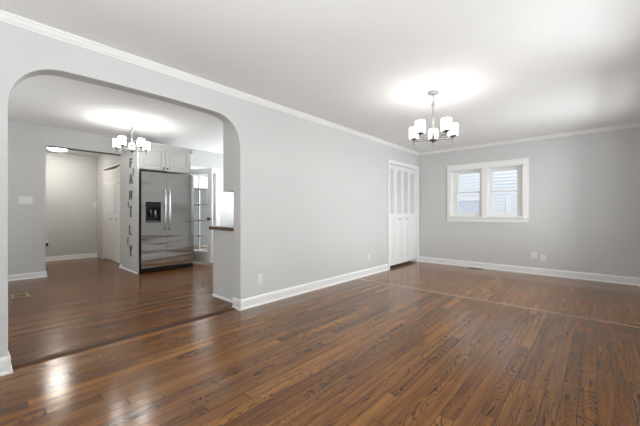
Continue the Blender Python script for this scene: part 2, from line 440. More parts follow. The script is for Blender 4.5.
# ------------------------------------------------------------------ baseboards
def base_prof(h=0.118, shoe=True):
    p = [(0, 0), (0, h), (0.004, h), (0.010, h - 0.012), (0.013, h - 0.022)]
    if shoe: p += [(0.013, 0.020), (0.018, 0.018), (0.023, 0.012), (0.025, 0.0)]
    else: p += [(0.013, 0.0)]
    return p
def base_y(name, x, sx, y0, y1, h=0.118, label=None, m=M['trim']):
    q = MB().prism([(x + sx*o, y0, z) for o, z in base_prof(h)], (0, y1 - y0, 0))
    return structure(q.build(name, m), label, 'baseboard')
def base_x(name, y, sy, x0, x1, h=0.118, label=None, m=M['trim']):
    q = MB().prism([(x0, y + sy*o, z) for o, z in base_prof(h)], (x1 - x0, 0, 0))
    return structure(q.build(name, m), label, 'baseboard')
q = MB()
q.prism([(XL + o, A1 - 0.013, z) for o, z in base_prof()], (0, D0 - 0.066 - A1 + 0.013, 0))
q.prism([(XLB, A1 - o, z) for o, z in base_prof()], (XL - XLB + 0.025, 0, 0))
structure(q.build('baseboard_left', M['trim']), 'white baseboard from the arch to the closet door', 'baseboard')
q = MB()
q.prism([(XL + o, YF, z) for o, z in base_prof()], (0, A0 + 0.013 - YF, 0))
q.prism([(XLB, A0 + o, z) for o, z in base_prof()], (XL - XLB + 0.025, 0, 0))
structure(q.build('baseboard_left', M['trim']), 'white baseboard at the near side of the arch', 'baseboard')
base_x('baseboard_back', YB, -1, XL, XR, label='white baseboard along the back wall')
base_y('baseboard_right', XR, -1, YF, YB - 0.026, label='white baseboard along the right wall')
base_x('baseboard_front', YF, 1, XL + 0.026, XR - 0.026, label='white baseboard behind the viewer')
q = MB()
q.prism([(XK + o, YKF, z) for o, z in base_prof(0.098)], (0, 0.785 + 0.013 - YKF, 0))
q.prism([(XK - 0.14, 0.785 + o, z) for o, z in base_prof(0.098)], (0.16, 0, 0))
structure(q.build('baseboard_kitchen', M['trim']), 'white baseboard left of the hall opening', 'baseboard')
q = MB().prism([(XK + o, 1.93, z) for o, z in base_prof(0.06)], (0, 0.03, 0)); 
q.prism([(XK - 0.14, 1.935 - o, z) for o, z in base_prof(0.06)], (0.165, 0, 0))
structure(q.build('baseboard_kitchen', M['trim']), 'short white baseboard block right of the hall opening', 'baseboard')
base_y('baseboard_hall', XH, 1, YKF, 1.999, 0.10, 'white baseboard at the end of the hall')
base_y('baseboard_kitchen', XK, 1, 4.10, YKB, 0.10, 'white baseboard right of the outside door')

# ------------------------------------------------------------------ closet folding door (door_1)
door1 = structure(empty('door_1', (XL - 0.035, D0, 0)), 'white four leaf folding closet door with louvred tops at the end of the left wall', 'door')
def louver_leaf(wd, ht, knob_side):
    """local: x = 0 front face looking +X, y along width"""
    b = MB(); th = 0.03; st = 0.052
    b.box(-th, 0, 0.002, st, 0, ht).box(-th, 0, wd - st, wd - 0.002, 0, ht)
    b.box(-th, 0, st, wd - st, ht - 0.075, ht).box(-th, 0, st, wd - st, 0, 0.11)
    b.box(-th, 0, st, wd - st, 0.925, 1.03)
    # louvre slats
    z = 1.05; zt = ht - 0.085
    while z < zt:
        b.prism([(-0.003, st, z - 0.010), (-0.006, st, z - 0.014), (-0.027, st, z + 0.010), (-0.024, st, z + 0.014)], (0, wd - 2*st, 0)); z += 0.026
    b.box(-th + 0.001, -th + 0.004, st, wd - st, 1.03, ht - 0.075)
    # raised panel below
    y0, y1, z0, z1 = st, wd - st, 0.11, 0.925
    b.box(-th + 0.004, -0.014, y0, y1, z0, z1)
    m_ = 0.028; pts_o = [(-0.014, y0+0.008, z0+0.008), (-0.014, y1-0.008, z0+0.008), (-0.014, y1-0.008, z1-0.008), (-0.014, y0+0.008, z1-0.008)]
    pts_i = [(-0.004, y0+m_, z0+m_), (-0.004, y1-m_, z0+m_), (-0.004, y1-m_, z1-m_), (-0.004, y0+m_, z1-m_)]
    vo = [b.bm.verts.new(p) for p in pts_o]; vi = [b.bm.verts.new(p) for p in pts_i]
    for i in range(4): b.bm.faces.new((vo[i], vo[(i+1)%4], vi[(i+1)%4], vi[i]))
    b.bm.faces.new(vi)
    return b
LW = (D1 - D0) / 4
for k in range(4):
    leaf = louver_leaf(LW, DT - 0.064, None).build('door_leaf', M['door'], door1)
    leaf.location = (0, k * LW, 0.052)
    if k in (1, 2):
        yk = LW*0.5 if k == 1 else LW*0.5
        MB().lathe([(0.006, -0.002), (0.006, 0.012), (0.015, 0.016), (0.018, 0.024), (0.013, 0.032), (0.002, 0.034)], (0, yk, 0.925), 16, 'x').build('knob', M['satin'], leaf)
MB().box(-0.03, 0.0, 0.001, D1 - D0 - 0.001, DT - 0.011, DT - 0.001).build('track', M['trim'], door1)
# casing
b = MB()
b.box(XL - 0.0, XL + 0.018, D0 - 0.066, D0, 0, DT + 0.062).box(XL, XL + 0.018, D1, D1 + 0.066, 0, DT + 0.062).box(XL, XL + 0.018, D0, D1, DT, DT + 0.062)
b.box(XL, XL + 0.026, D0 - 0.072, D1 + 0.07, DT + 0.056, DT + 0.068)
b.box(XL + 0.018, XL + 0.024, D0 - 0.066, D0 - 0.050, 0, DT + 0.056).box(XL + 0.018, XL + 0.024, D1 + 0.05, D1 + 0.066, 0, DT + 0.056)
structure(b.build('trim_6', M['trim'], bevel=0.003), 'white casing around the closet door', 'door casing')
b = MB(); b.box(XLB, XL, D0 - 0.0005, D0 + 0.002, 0.0, DT).box(XLB, XL, D1 - 0.002, D1 + 0.0005, 0, DT)
structure(b.build('trim_7', M['trim']), 'white inner jamb of the closet door', 'door jamb')

# ------------------------------------------------------------------ window_1 in the back wall
win = structure(empty('window_1', (0, YB, 1.1*(1 - KW))), 'white double window of two sash units on the back wall', 'window')
win.scale = (KW, 1, KW)
b = MB()      # casing
b.box(-2.345, -2.265, -0.02, 0, 1.025, 2.085).box(-1.005, -0.915, -0.02, 0, 1.025, 2.085)
b.box(-2.265, -1.005, -0.02, 0, 1.985, 2.085).box(-1.685, -1.575, -0.02, 0.10, 1.025, 1.985)
b.box(-2.355, -0.905, -0.026, 0, 2.075, 2.092)
b.build('casing', M['trim'], win, bevel=0.004)
MB().box(-2.355, -0.905, -0.045, 0.08, 1.000, 1.026).build('sill', M['trim'], win, bevel=0.006)
MB().box(-2.345, -0.915, -0.018, 0, 0.922, 1.000).build('apron', M['trim'], win, bevel=0.004)
b = MB()      # jamb liner
for a0, a1 in ((-2.27, -1.685), (-1.575, -1.0)):
    b.box(a0, a0 + 0.018, 0, 0.14, 1.03, 1.985).box(a1 - 0.018, a1, 0, 0.14, 1.03, 1.985).box(a0, a1, 0, 0.14, 1.967, 1.985).box(a0, a1, 0.0, 0.14, 1.028, 1.040)
b.build('jamb', M['trim'], win)
def sash(a0, a1, z0, z1, y, rt, rb, g0, g1):
    f = MB(); f.box(a0, g0, y, y + 0.03, z0, z1).box(g1, a1, y, y + 0.03, z0, z1)
    f.box(g0, g1, y, y + 0.03, z1 - rt, z1).box(g0, g1, y, y + 0.03, z0, z0 + rb)
    o = f.build('sash', M['plastic'], win, bevel=0.003)
    MB().box(g0 - 0.002, g1 + 0.002, y + 0.013, y + 0.017, z0 + rb - 0.002, z1 - rt + 0.002).build('glass_pane', M['glass'], o)
    return o
for a0, a1, g0, g1 in ((-2.252, -1.703, -2.150, -1.745), (-1.557, -1.018, -1.509, -1.108)):
    up = sash(a0, a1, 1.505, 1.967, 0.088, 0.050, 0.035, g0, g1)
    lo = sash(a0, a1, 1.040, 1.540, 0.052, 0.035, 0.058, g0, g1)
    mid = (a0 + a1)/2
    MB().box(mid - 0.02, mid + 0.02, 0.04, 0.052, 1.522, 1.532).build('sash_lock', M['plastic'], lo, bevel=0.002)
# curtain brackets at the window head
def bracket(x, label):
    e = empty('curtain_bracket', (x, YB - 0.020, 1.975)); tag(e, label, 'bracket')
    MB().box(-0.010, 0.010, -0.003, 0, -0.03, 0.02).build('plate', M['satin'], e)
    MB().box(-0.006, 0.006, -0.035, -0.003, -0.006, 0.0).box(-0.006, 0.006, -0.038, -0.032, -0.006, 0.014).build('hook', M['satin'], e)
bracket(-1.0, 'small grey curtain bracket on the upper right corner of the window casing')

# right, front and kitchen windows (outside the picture): plain framed glass; all but the first added for light
def simple_window(name, axis, pos, a0, a1, z0, z1, label, inward):
    e = structure(empty(name), label, 'window')
    f = MB(); g = MB(); c = MB()
    def bx(m_, u0, u1, d0, d1, q0, q1):
        if axis == 'x': m_.box(min(pos + d0*inward, pos + d1*inward), max(pos + d0*inward, pos + d1*inward), u0, u1, q0, q1)
        else: m_.box(u0, u1, min(pos + d0*inward, pos + d1*inward), max(pos + d0*inward, pos + d1*inward), q0, q1)
    zm = (z0 + z1)/2; um = (a0 + a1)/2
    for u0, u1, q0, q1 in ((a0, a0+.05, z0, z1), (a1-.05, a1, z0, z1), (a0+.05, a1-.05, z0, z0+.05), (a0+.05, a1-.05, z1-.05, z1), (a0+.05, um-.04, zm-.02, zm+.02), (um+.04, a1-.05, zm-.02, zm+.02), (um-.04, um+.04, z0+.05, z1-.05)):
        bx(f, u0, u1, -0.10, -0.06, q0, q1)
    bx(g, a0+.02, a1-.02, -0.084, -0.080, z0+.02, z1-.02)
    for u0, u1, q0, q1 in ((a0-.09, a0, z0-.09, z1+.09), (a1, a1+.09, z0-.09, z1+.09), (a0, a1, z0-.09, z0), (a0, a1, z1, z1+.09)):
        bx(c, u0, u1, 0.0, 0.018, q0, q1)
    f.build('frame', M['trim'], e); g.build('glass_pane', M['glass'], e); c.build('casing', M['trim'], e)
simple_window('window_2', 'x', XR, 4.25, 5.75, 0.85, 2.12, 'white window in the right wall near the back', -1)
simple_window('added_window_3', 'x', XR, -0.6, 1.0, 0.85, 2.12, 'unseen white window added for light in the right wall beside the viewer', -1)
simple_window('added_window_7', 'x', XR, 2.0, 3.5, 0.85, 2.12, 'unseen white window added for light in the middle of the right wall', -1)
simple_window('added_window_4', 'y', YF, -1.45, 0.25, 0.85, 2.12, 'unseen white window added for light in the wall behind the viewer', 1)
simple_window('added_window_5', 'y', YKF, -5.65, -4.15, 0.95, 2.1, 'unseen white kitchen window added for light at the near end', 1)
simple_window('added_window_6', 'y', YKB, -6.7, -5.0, 1.1, 2.1, 'unseen white kitchen window added for light at the far end', -1)

# ------------------------------------------------------------------ neighbouring house outside the window
YN = 9.5
nh = empty('neighbouring_house', (-2.0, YN, -0.6)); tag(nh, 'pale blue clapboard house seen outside through the double window', 'house')
b = MB(); z = 0.0
while z < 5.6:
    b.prism([(-5, 0.0, z), (-5, -0.022, z), (-5, 0.0, z + 0.092)], (10, 0, 0)); z += 0.092
b.box(-5, 5, 0.0, 0.15, 0, 5.6)
b.build('clapboard_wall', M['siding'], nh)
f = MB(); x0, x1, z0, z1 = -1.15, -0.35, 0.9, 2.05
f.box(x0-.09, x0, -.04, 0, z0-.09, z1+.09).box(x1, x1+.09, -.04, 0, z0-.09, z1+.09).box(x0, x1, -.04, 0, z0-.09, z0).box(x0, x1, -.04, 0, z1, z1+.09).box(x0, x1, -.03, 0, 1.45, 1.50)
M['far_trim'] = mat('weathered_white_trim', (0.60, 0.61, 0.65), 0.6)
wf = f.build('window_frame', M['far_trim'], nh)
MB().box(x0, x1, -.02, -0.012, z0, z1).build('window_glass', mat('neighbour_blinds', (0.45, 0.48, 0.55), 0.2), wf)
f = MB().box(0.19, 0.30, -.03, 0, 0, 2.12)
f.build('porch_post', M['far_trim'], nh)
structure(MB().box(-8, 6, YB + 0.16, 13, -0.7, -0.6).build('ground', M['ground']), 'pale ground between the houses', 'ground')

# ------------------------------------------------------------------ outlets and switches
def outlet(axis, loc, label, group=None, kind='outlet', wd=0.072, ht=0.115, cat='outlet'):
    """axis: 'x' faces +X, 'y-' faces -Y"""
    rz = 0 if axis == 'x' else -PI/2
    e = empty('electrical_outlet' if kind == 'outlet' else kind, loc, rz); tag(e, label, cat, group)
    MB().box(0, 0.006, -wd/2, wd/2, -ht/2, ht/2).build('plate', M['plastic'], e, bevel=0.002)
    if kind == 'outlet':
        for s in (-1, 1):
            o = MB().box(0.006, 0.008, -0.017, 0.017, s*0.024 - 0.014, s*0.024 + 0.014).build('socket', M['plastic'], e, bevel=0.001)
            q = MB()
            q.box(0.008, 0.0084, -0.008, -0.005, s*0.024 - 0.004, s*0.024 + 0.007).box(0.008, 0.0084, 0.005, 0.008, s*0.024 - 0.004, s*0.024 + 0.007)
            q.build('slots', M['slot'], o)
    elif kind == 'phone_jack':
        MB().box(0.006, 0.010, -0.011, 0.011, -0.011, 0.011).build('jack', M['plastic'], e)
    return e
outlet('x', (XL, 2.262, 0.304), 'white electrical outlet low on the left wall close to the archway')
outlet('x', (XL, 4.625, 0.312), 'white electrical outlet low on the left wall near the closet door')
outlet('y-', (-0.842, YB, 0.336), 'white electrical outlet under the window, left of the wall jack and slightly higher', ht=0.118, wd=0.085)
outlet('y-', (-0.708, YB, 0.304), 'smaller white wall jack plate on the back wall, right of the outlet', kind='phone_jack', wd=0.078, ht=0.108, cat='wall jack')
def switch(axis, loc, gangs, label, ht=0.12):
    e = empty('light_switch', loc, 0); tag(e, label, 'switch')
    wd = 0.045*gangs + 0.03
    MB().box(0, 0.007, -wd/2, wd/2, -ht/2, ht/2).build('plate', M['plastic'], e, bevel=0.002)
    for g in range(gangs):
        yy = (g - (gangs - 1)/2)*0.046
        MB().prism([(0.006, yy - 0.006, -0.013), (0.006, yy - 0.006, 0.013), (0.018, yy - 0.006, 0.010), (0.009, yy - 0.006, -0.010)], (0, 0.012, 0)).build('toggle', M['plastic'], e)
    return e
switch('x', (XK, 0.535, 1.315), 3, 'wide white triple light switch plate on the kitchen wall, left in the arch')
switch('x', (XH, 1.955, 1.31), 1, 'single white light switch at the end of the hall beside the folding doors')
switch('x', (XK, 4.26, 1.395), 2, 'double white light switch on the kitchen wall right of the glass door')
e = outlet('x', (XH, 1.045, 0.44), 'white electrical outlet at the hall end by the wall corner, black charger in it')
pl = empty('plug_in_charger', (XH + 0.009, 1.045, 0.40)); tag(pl, 'small black charger plugged into the hall outlet by the wall corner', 'charger')
MB().box(0, 0.05, -0.028, 0.028, -0.055, 0.02).build('body', M['black'], pl, bevel=0.006)
MB().box(0.05, 0.0508, -0.018, 0.018, -0.01, 0.006).build('face_plate', M['steel_dark'], pl)

# ------------------------------------------------------------------ floor registers
fv = empty('floor_register', (-5.695, 0.38, 0.0)); tag(fv, 'brass floor register in the kitchen floor beside the near side of the arch', 'floor vent')
f = MB(); f.box(-0.15, 0.15, -0.09, -0.055, 0, 0.006).box(-0.15, 0.15, 0.055, 0.09, 0, 0.006).box(-0.15, -0.09, -0.055, 0.055, 0, 0.006).box(0.09, 0.15, -0.055, 0.055, 0, 0.006)
f.build('frame', M['brass'], fv, bevel=0.002)
MB().box(-0.09, 0.09, -0.055, 0.055, 0.0003, 0.001).build('duct_shade', M['dark'], fv)  # flat near-black sheet in place of the shaded duct
g = MB()
for i in range(5): g.box(-0.075 + i*0.034, -0.071 + i*0.034, -0.055, 0.055, 0.001, 0.003)
g.build('grille', M['brass'], fv)
fv = empty('floor_register', (-1.785, 6.60, 0.0)); tag(fv, 'dark brown floor register against the back wall below the window', 'floor vent')
f = MB(); f.box(-0.13, 0.13, -0.055, -0.04, 0, 0.005).box(-0.13, 0.13, 0.04, 0.055, 0, 0.005).box(-0.13, -0.115, -0.04, 0.04, 0, 0.005).box(0.115, 0.13, -0.04, 0.04, 0, 0.005)
f.build('frame', M['steel_dark'], fv)
MB().box(-0.115, 0.115, -0.04, 0.04, 0.0003, 0.001).build('duct_shade', M['dark'], fv)  # dark sheet painted as the unlit inside of the duct
g = MB()
for i in range(8): g.box(-0.108 + i*0.029, -0.100 + i*0.029, -0.04, 0.04, 0.001, 0.004)
g.build('grille', M['steel_dark'], fv)

# ------------------------------------------------------------------ refrigerator
FX, FY0, FY1, FS = -6.10, 1.972, 2.950, 2.412
fr = empty('refrigerator', (-6.5, 2.46, 0)); tag(fr, 'stainless steel side by side refrigerator with a black ice and water dispenser', 'refrigerator')
def P(b, *a, **k):
    o = b.build(*a, **k); o.parent = fr; o.location = (6.5, -2.46, 0); return o
P(MB().box(-6.96, -6.175, FY0 + 0.012, FY1 - 0.012, 0.03, 1.850), 'body', M['steel_dark'], bevel=0.004)
P(MB().box(-6.20, -6.125, FY0 + 0.012, FY1 - 0.012, 0.012, 0.085), 'kick_plate', M['black'])
def door_mesh(y0, y1, hole=None):
    b = MB(); z0, z1 = 0.095, 1.858; x0 = -6.168
    # slightly crowned front
    n = 10
    if hole is None:
        pts = [(x0, y0, 0), (x0, y1, 0)] 
        fr_ = [(FX - 0.010*(2*i/n - 1)**4 - (0.006 if i in (0, n) else 0), y1 + (y0 - y1)*i/n, 0) for i in range(n + 1)]
        b.prism([(p[0], p[1], z0) for p in pts + fr_], (0, 0, z1 - z0))
    else:
        hy0, hy1, hz0, hz1 = hole
        b.box(x0, FX, y0, hy0, z0, z1).box(x0, FX, hy1, y1, z0, z1).box(x0, FX, hy0, hy1, z0, hz0).box(x0, FX, hy0, hy1, hz1, z1)
    return b
HOLE = (2.045, 2.306, 0.925, 1.305)
fd = P(door_mesh(FY0, FS - 0.004, HOLE), 'freezer_door', M['steel'])
rd = P(door_mesh(FS + 0.004, FY1), 'fresh_food_door', M['steel'])
P(MB().box(-6.18, FX - 0.012, FS - 0.004, FS + 0.004, 0.095, 1.85), 'door_gasket', M['black'])
P(MB().box(-6.17, FX - 0.004, FY0 - 0.0025, FY0 - 0.0002, 0.095, 1.858), 'door_edge', M['black'])
# dispenser
ds = MB(); hy0, hy1, hz0, hz1 = HOLE
ds.box(-6.167, -6.160, hy0, hy1, hz0, hz1).box(-6.160, FX + 0.003, hy0, hy0 + 0.014, hz0, hz1).box(-6.160, FX + 0.003, hy1 - 0.014, hy1, hz0, hz1)
ds.box(-6.160, FX + 0.003, hy0 + 0.014, hy1 - 0.014, hz1 - 0.11, hz1).box(-6.160, FX + 0.003, hy0 + 0.014, hy1 - 0.014, hz0, hz0 + 0.02)
dsp = P(ds, 'dispenser', M['black'])
def Q(b, name, m, par, bevel=0):
    o = b.build(name, m, par, bevel=bevel); return o
for i in range(5): Q(MB().box(FX + 0.0032, FX + 0.005, hy0 + 0.035 + i*0.042, hy0 + 0.055 + i*0.042, hz1 - 0.065, hz1 - 0.045), 'button', M['knob'], dsp)
q = MB(); yc = (hy0 + hy1)/2
q.tube([(-6.135, yc - 0.035, hz0 + 0.24), (-6.125, yc - 0.035, hz0 + 0.12)], 0.016, 12)
Q(q, 'lever', M['nickel'], dsp)
q = MB().tube([(-6.135, yc + 0.045, hz0 + 0.24), (-6.125, yc + 0.045, hz0 + 0.10)], 0.018, 12)
Q(q, 'lever', M['satin'], dsp)
q = MB().box(-6.158, FX + 0.002, hy0 + 0.02, hy1 - 0.02, hz0 + 0.02, hz0 + 0.027)
Q(q, 'drip_tray', M['satin'], dsp)
# handles
for yh, par in ((FS - 0.040, fd), (FS + 0.040, rd)):
    pts = [(FX - 0.004, yh, 0.79), (FX + 0.030, yh, 0.81), (FX + 0.045, yh, 0.86)] + [(FX + 0.045 + 0.012*math.sin(PI*i/8), yh, 0.86 + 0.62*i/8) for i in range(1, 8)] + [(FX + 0.045, yh, 1.48), (FX + 0.030, yh, 1.53), (FX - 0.004, yh, 1.55)]
    MB().tube(pts, 0.0135, 12).build('handle', M['satin'], par)
for ya in (FY0 + 0.02, FY1 - 0.10): P(MB().box(-6.24, -6.13, ya, ya + 0.08, 1.850, 1.868), 'hinge_cover', M['steel_dark'], bevel=0.003)

# ------------------------------------------------------------------ tall panel, and the cabinet over the refrigerator
oc = empty('wall_cabinet', (XK, 2.46, 1.9)); tag(oc, 'white two door wall cabinet with crown above the refrigerator', 'cabinet')
def P2(b, *a, **k):
    o = b.build(*a, **k); o.parent = oc; o.location = (-XK, -2.46, -1.9); return o
CX = -6.28; CY0, CY1 = 1.953, 2.972; CZ0, CZ1 = 1.915, 2.385
b = MB().box(XK + 0.001, CX - 0.02, CY0, CY1, CZ0, CZ1)
P2(b, 'carcass', M['cab'])
def shaker(y0, y1, z0, z1, x, st=0.058):
    b = MB(); b.box(x - 0.02, x, y0, y0 + st, z0, z1).box(x - 0.02, x, y1 - st, y1, z0, z1).box(x - 0.02, x, y0 + st, y1 - st, z0, z0 + st).box(x - 0.02, x, y0 + st, y1 - st, z1 - st, z1)
    b.box(x - 0.02, x - 0.010, y0 + st, y1 - st, z0 + st, z1 - st)
    vo = [(x - 0.010, y0 + st + 0.012, z0 + st + 0.012), (x - 0.010, y1 - st - 0.012, z0 + st + 0.012), (x - 0.010, y1 - st - 0.012, z1 - st - 0.012), (x - 0.010, y0 + st + 0.012, z1 - st - 0.012)]
    vi = [(x - 0.003, y0 + st + 0.034, z0 + st + 0.034), (x - 0.003, y1 - st - 0.034, z0 + st + 0.034), (x - 0.003, y1 - st - 0.034, z1 - st - 0.034), (x - 0.003, y0 + st + 0.034, z1 - st - 0.034)]
    a = [b.bm.verts.new(p) for p in vo]; c = [b.bm.verts.new(p) for p in vi]
    for i in range(4): b.bm.faces.new((a[i], a[(i+1)%4], c[(i+1)%4], c[i]))
    b.bm.faces.new(c)
    return b
CM = 2.455
for y0, y1, yk in ((CY0 + 0.035, CM - 0.006, CM - 0.035), (CM + 0.006, CY1 - 0.035, CM + 0.035)):
    d = P2(shaker(y0, y1, CZ0 + 0.012, CZ1 - 0.05, CX), 'door', M['cab'])
    MB().lathe([(0.006, 0), (0.005, 0.012), (0.014, 0.016), (0.017, 0.023), (0.012, 0.030), (0.002, 0.032)], (CX, yk, CZ0 + 0.055), 14, 'x').build('knob', M['knob'], d)
pr = [(0.0, 2.345), (0.010, 2.345), (0.012, 2.362), (0.030, 2.388), (0.046, 2.412), (0.052, 2.420), (0.052, 2.432), (0.0, 2.432)]
c = MB()
c.prism([(CX - 0.02 + o, CY0 - 0.0, z) for o, z in pr], (0, CY1 - CY0 + 0.052, 0))
c.prism([(XK + 0.001, CY1 + o, z) for o, z in pr], (CX - 0.02 - XK + 0.05, 0, 0))
P2(c, 'crown', M['cab'])
pn = empty('tall_side_panel', (-6.6, 1.94, 0)); tag(pn, 'tall pale grey panel beside the refrigerator carrying the vertical letters', 'panel')
def P3(b, *a, **k):
    o = b.build(*a, **k); o.parent = pn; o.location = (6.6, -1.94, 0); return o
P3(MB().box(XK + 0.026, -6.17, 1.930, 1.950, 0, 2.432), 'board', M['wall_k'])
P3(MB().box(-6.170, -6.160, 1.927, 1.953, 0, 2.432), 'front_edge', M['cab'])
P3(MB().prism([(-6.99, 1.930 - o, z) for o, z in [(0, 0), (0, 0.024), (0.006, 0.022), (0.012, 0.014), (0.013, 0)]], (0.82, 0, 0)), 'shoe_moulding', M['trim'])
P3(MB().box(XK + 0.003, XK + 0.024, 1.932, 1.950, 0.065, 2.432), 'scribe_strip', M['cab'])

# ------------------------------------------------------------------ letters F A M I L Y down the panel
def seg(b, p, q, t, d=0.014):
    """a flat stroke from p to q (x, z) of width t on the panel face y=1.93"""
    p = Vector(p); q = Vector(q); u = (q - p).normalized(); n_ = Vector((-u.y, u.x))*t/2
    pts = [p - n_, q - n_, q + n_, p + n_]
    b.prism([(v.x, 0, v.y) for v in pts], (0, -d, 0))
W, T = 0.135, 0.030
def glyph(ch, hgt):
    b = MB(); w2 = W/2; h2 = hgt/2
    S = {'F': [((-w2+.02, -h2), (-w2+.02, h2)), ((-w2, h2-T/2), (w2, h2-T/2)), ((-w2, 0.01), (w2*.6, 0.01))],
         'A': [((-w2, -h2), (-.004, h2)), ((w2, -h2), (.004, h2)), ((-w2*.55, -h2*.25), (w2*.55, -h2*.25))],
         'M': [((-w2+.01, -h2), (-w2+.01, h2)), ((w2-.01, -h2), (w2-.01, h2)), ((-w2+.01, h2-.01), (0, -h2*.3)), ((w2-.01, h2-.01), (0, -h2*.3))],
         'I': [((0, -h2), (0, h2)), ((-.04, h2-.01), (.04, h2-.01)), ((-.04, -h2+.01), (.04, -h2+.01))],
         'L': [((-w2*.5, -h2), (-w2*.5, h2)), ((-w2*.75, -h2+T/2), (w2*.8, -h2+T/2))],
         'Y': [((0, -h2), (0, 0.02)), ((-w2, h2), (0, 0.0)), ((w2, h2), (0, 0.0))]}[ch]
    for k, (p, q) in enumerate(S): seg(b, p, q, T, 0.014 + 0.0004*k)
    return b
LT = [('F', -6.50, 2.038, 0.175), ('A', -6.50, 1.739, 0.175), ('M', -6.515, 1.438, 0.175), ('I', -6.51, 1.128, 0.19), ('L', -6.54, 0.779, 0.18), ('Y', -6.515, 0.386, 0.205)]
WH = {'F': 'topmost letter', 'A': 'second letter from the top', 'M': 'third letter from the top', 'I': 'fourth letter from the top', 'L': 'fifth letter from the top', 'Y': 'lowest letter'}
for ch, x, z, hg in LT:
    o = glyph(ch, hg).build('wall_letter', M['letter'], loc=(x, 1.93, z))
    tag(o, 'dark grey letter %s on the panel beside the refrigerator, %s' % (ch, WH[ch]), 'letter', 'letters down the side panel')
def leaf_deco(x, z, h, tilt, label):
    b = MB(); pts = []
    for i in range(8):
        a = i/8*2*PI; pts.append((0.022*math.sin(a)*(1 - 0.3*math.cos(a)), -h/2*math.cos(a)))
    c, s = math.cos(tilt), math.sin(tilt)
    b.prism([(u*c - v*s, 0, u*s + v*c) for u, v in pts], (0, -0.008, 0))
    o = b.build('wall_ornament', M['letter'], loc=(x, 1.93, z)); tag(o, label, 'ornament', 'small leaf ornaments between the letters')
leaf_deco(-6.375, 1.862, 0.15, 0.15, 'small dark leaf ornament right of and above the letter A')
leaf_deco(-6.655, 1.265, 0.12, 0.2, 'small dark leaf ornament left of the top of the letter I')
leaf_deco(-6.69, 0.565, 0.17, -0.25, 'small dark leaf ornament left of and above the letter Y')

# ------------------------------------------------------------------ hall folding door (door_2)
d2 = structure(empty('door_2', (0, 0, 0)), 'white panelled folding closet doors slightly ajar in the hall', 'door')
def panel_leaf(wd, ht):
    b = MB(); th = 0.034; st = 0.085
    rails = [(0, 0.14), (0.90, 1.06), (1.72, 1.80), (ht - 0.10, ht)]
    b.box(0, st, -th, 0, 0, ht).box(wd - st, wd, -th, 0, 0, ht)
    for a, c in rails: b.box(st, wd - st, -th, 0, a, c)
    for (a, c), (d_, e_) in zip(rails[:-1], rails[1:]):
        z0, z1 = c, d_
        b.box(st, wd - st, -th + 0.012, -0.002, z0, z1)
        vo = [(st + 0.012, -th + 0.012, z0 + 0.012), (wd - st - 0.012, -th + 0.012, z0 + 0.012), (wd - st - 0.012, -th + 0.012, z1 - 0.012), (st + 0.012, -th + 0.012, z1 - 0.012)]
        k = min(0.05, (z1 - z0)*0.3)
        vi = [(st + k, -th + 0.003, z0 + k), (wd - st - k, -th + 0.003, z0 + k), (wd - st - k, -th + 0.003, z1 - k), (st + k, -th + 0.003, z1 - k)]
        p = [b.bm.verts.new(v) for v in vo]; q = [b.bm.verts.new(v) for v in vi]
        for i in range(4): b.bm.faces.new((p[i], p[(i+1)%4], q[(i+1)%4], q[i]))
        b.bm.faces.new(q)
    return b
def put_leaf(p, q, ht, knob=None):
    p = Vector(p); q = Vector(q); wd = (q - p).length; a = math.atan2(q.y - p.y, q.x - p.x)
    o = panel_leaf(wd - 0.004, ht).build('door_leaf', M['hall_door'], d2); o.location = (p.x, p.y, 0.028); o.rotation_euler = (0, 0, a)
    if knob: MB().lathe([(0.007, 0), (0.006, -0.014), (0.016, -0.020), (0.020, -0.030), (0.012, -0.038), (0.002, -0.040)], (knob, -0.034, 0.945), 14, 'y').build('knob', M['satin'], o)
ap = (-8.13, 2.005)
put_leaf((HB0 + 0.01, 2.036), (-8.06, 2.095), 2.07, 0.46)
put_leaf((-8.05, 2.095), (HB1 - 0.01, 2.036), 2.07, 0.30)
MB().box(HB0 + 0.001, HB1 - 0.001, 2.03, 2.10, HBT - 0.02, HBT - 0.001).build('track', M['slot'], d2)
b = MB(); b.box(HB0 - 0.03, HB0, 1.994, 2.0, 0, HBT + 0.03).box(HB1, HB1 + 0.05, 1.994, 2.0, 0, HBT + 0.03).box(HB0, HB1, 1.994, 2.0, HBT, HBT + 0.03)
structure(b.build('trim_8', M['trim'], bevel=0.003), 'white casing around the hall folding doors', 'door casing')
MB_ = MB().box(XK - 0.142, XK + 0.002, 0.80, 1.92, 2.258, 2.268)  # dark strip standing in for shade on the header's underside
structure(MB_.build('header_shade_strip', M['slot']), 'thin dark strip standing in for the shaded underside of the hall opening header', 'trim')

# hall ceiling light
hl = empty('ceiling_light', (-8.55, 1.14, HH)); tag(hl, 'lit round flush ceiling light in the hall, just below the header', 'ceiling light')
MB().lathe([(0.10, 0), (0.175, -0.002), (0.18, -0.018), (0.17, -0.024), (0.10, -0.024)], (0, 0, 0), 32).build('base', M['satin'], hl)
MB().lathe([(0.165, -0.022), (0.160, -0.040), (0.130, -0.060), (0.08, -0.072), (0.02, -0.076)], (0, 0, 0), 32).build('dome', M['dome'], hl)

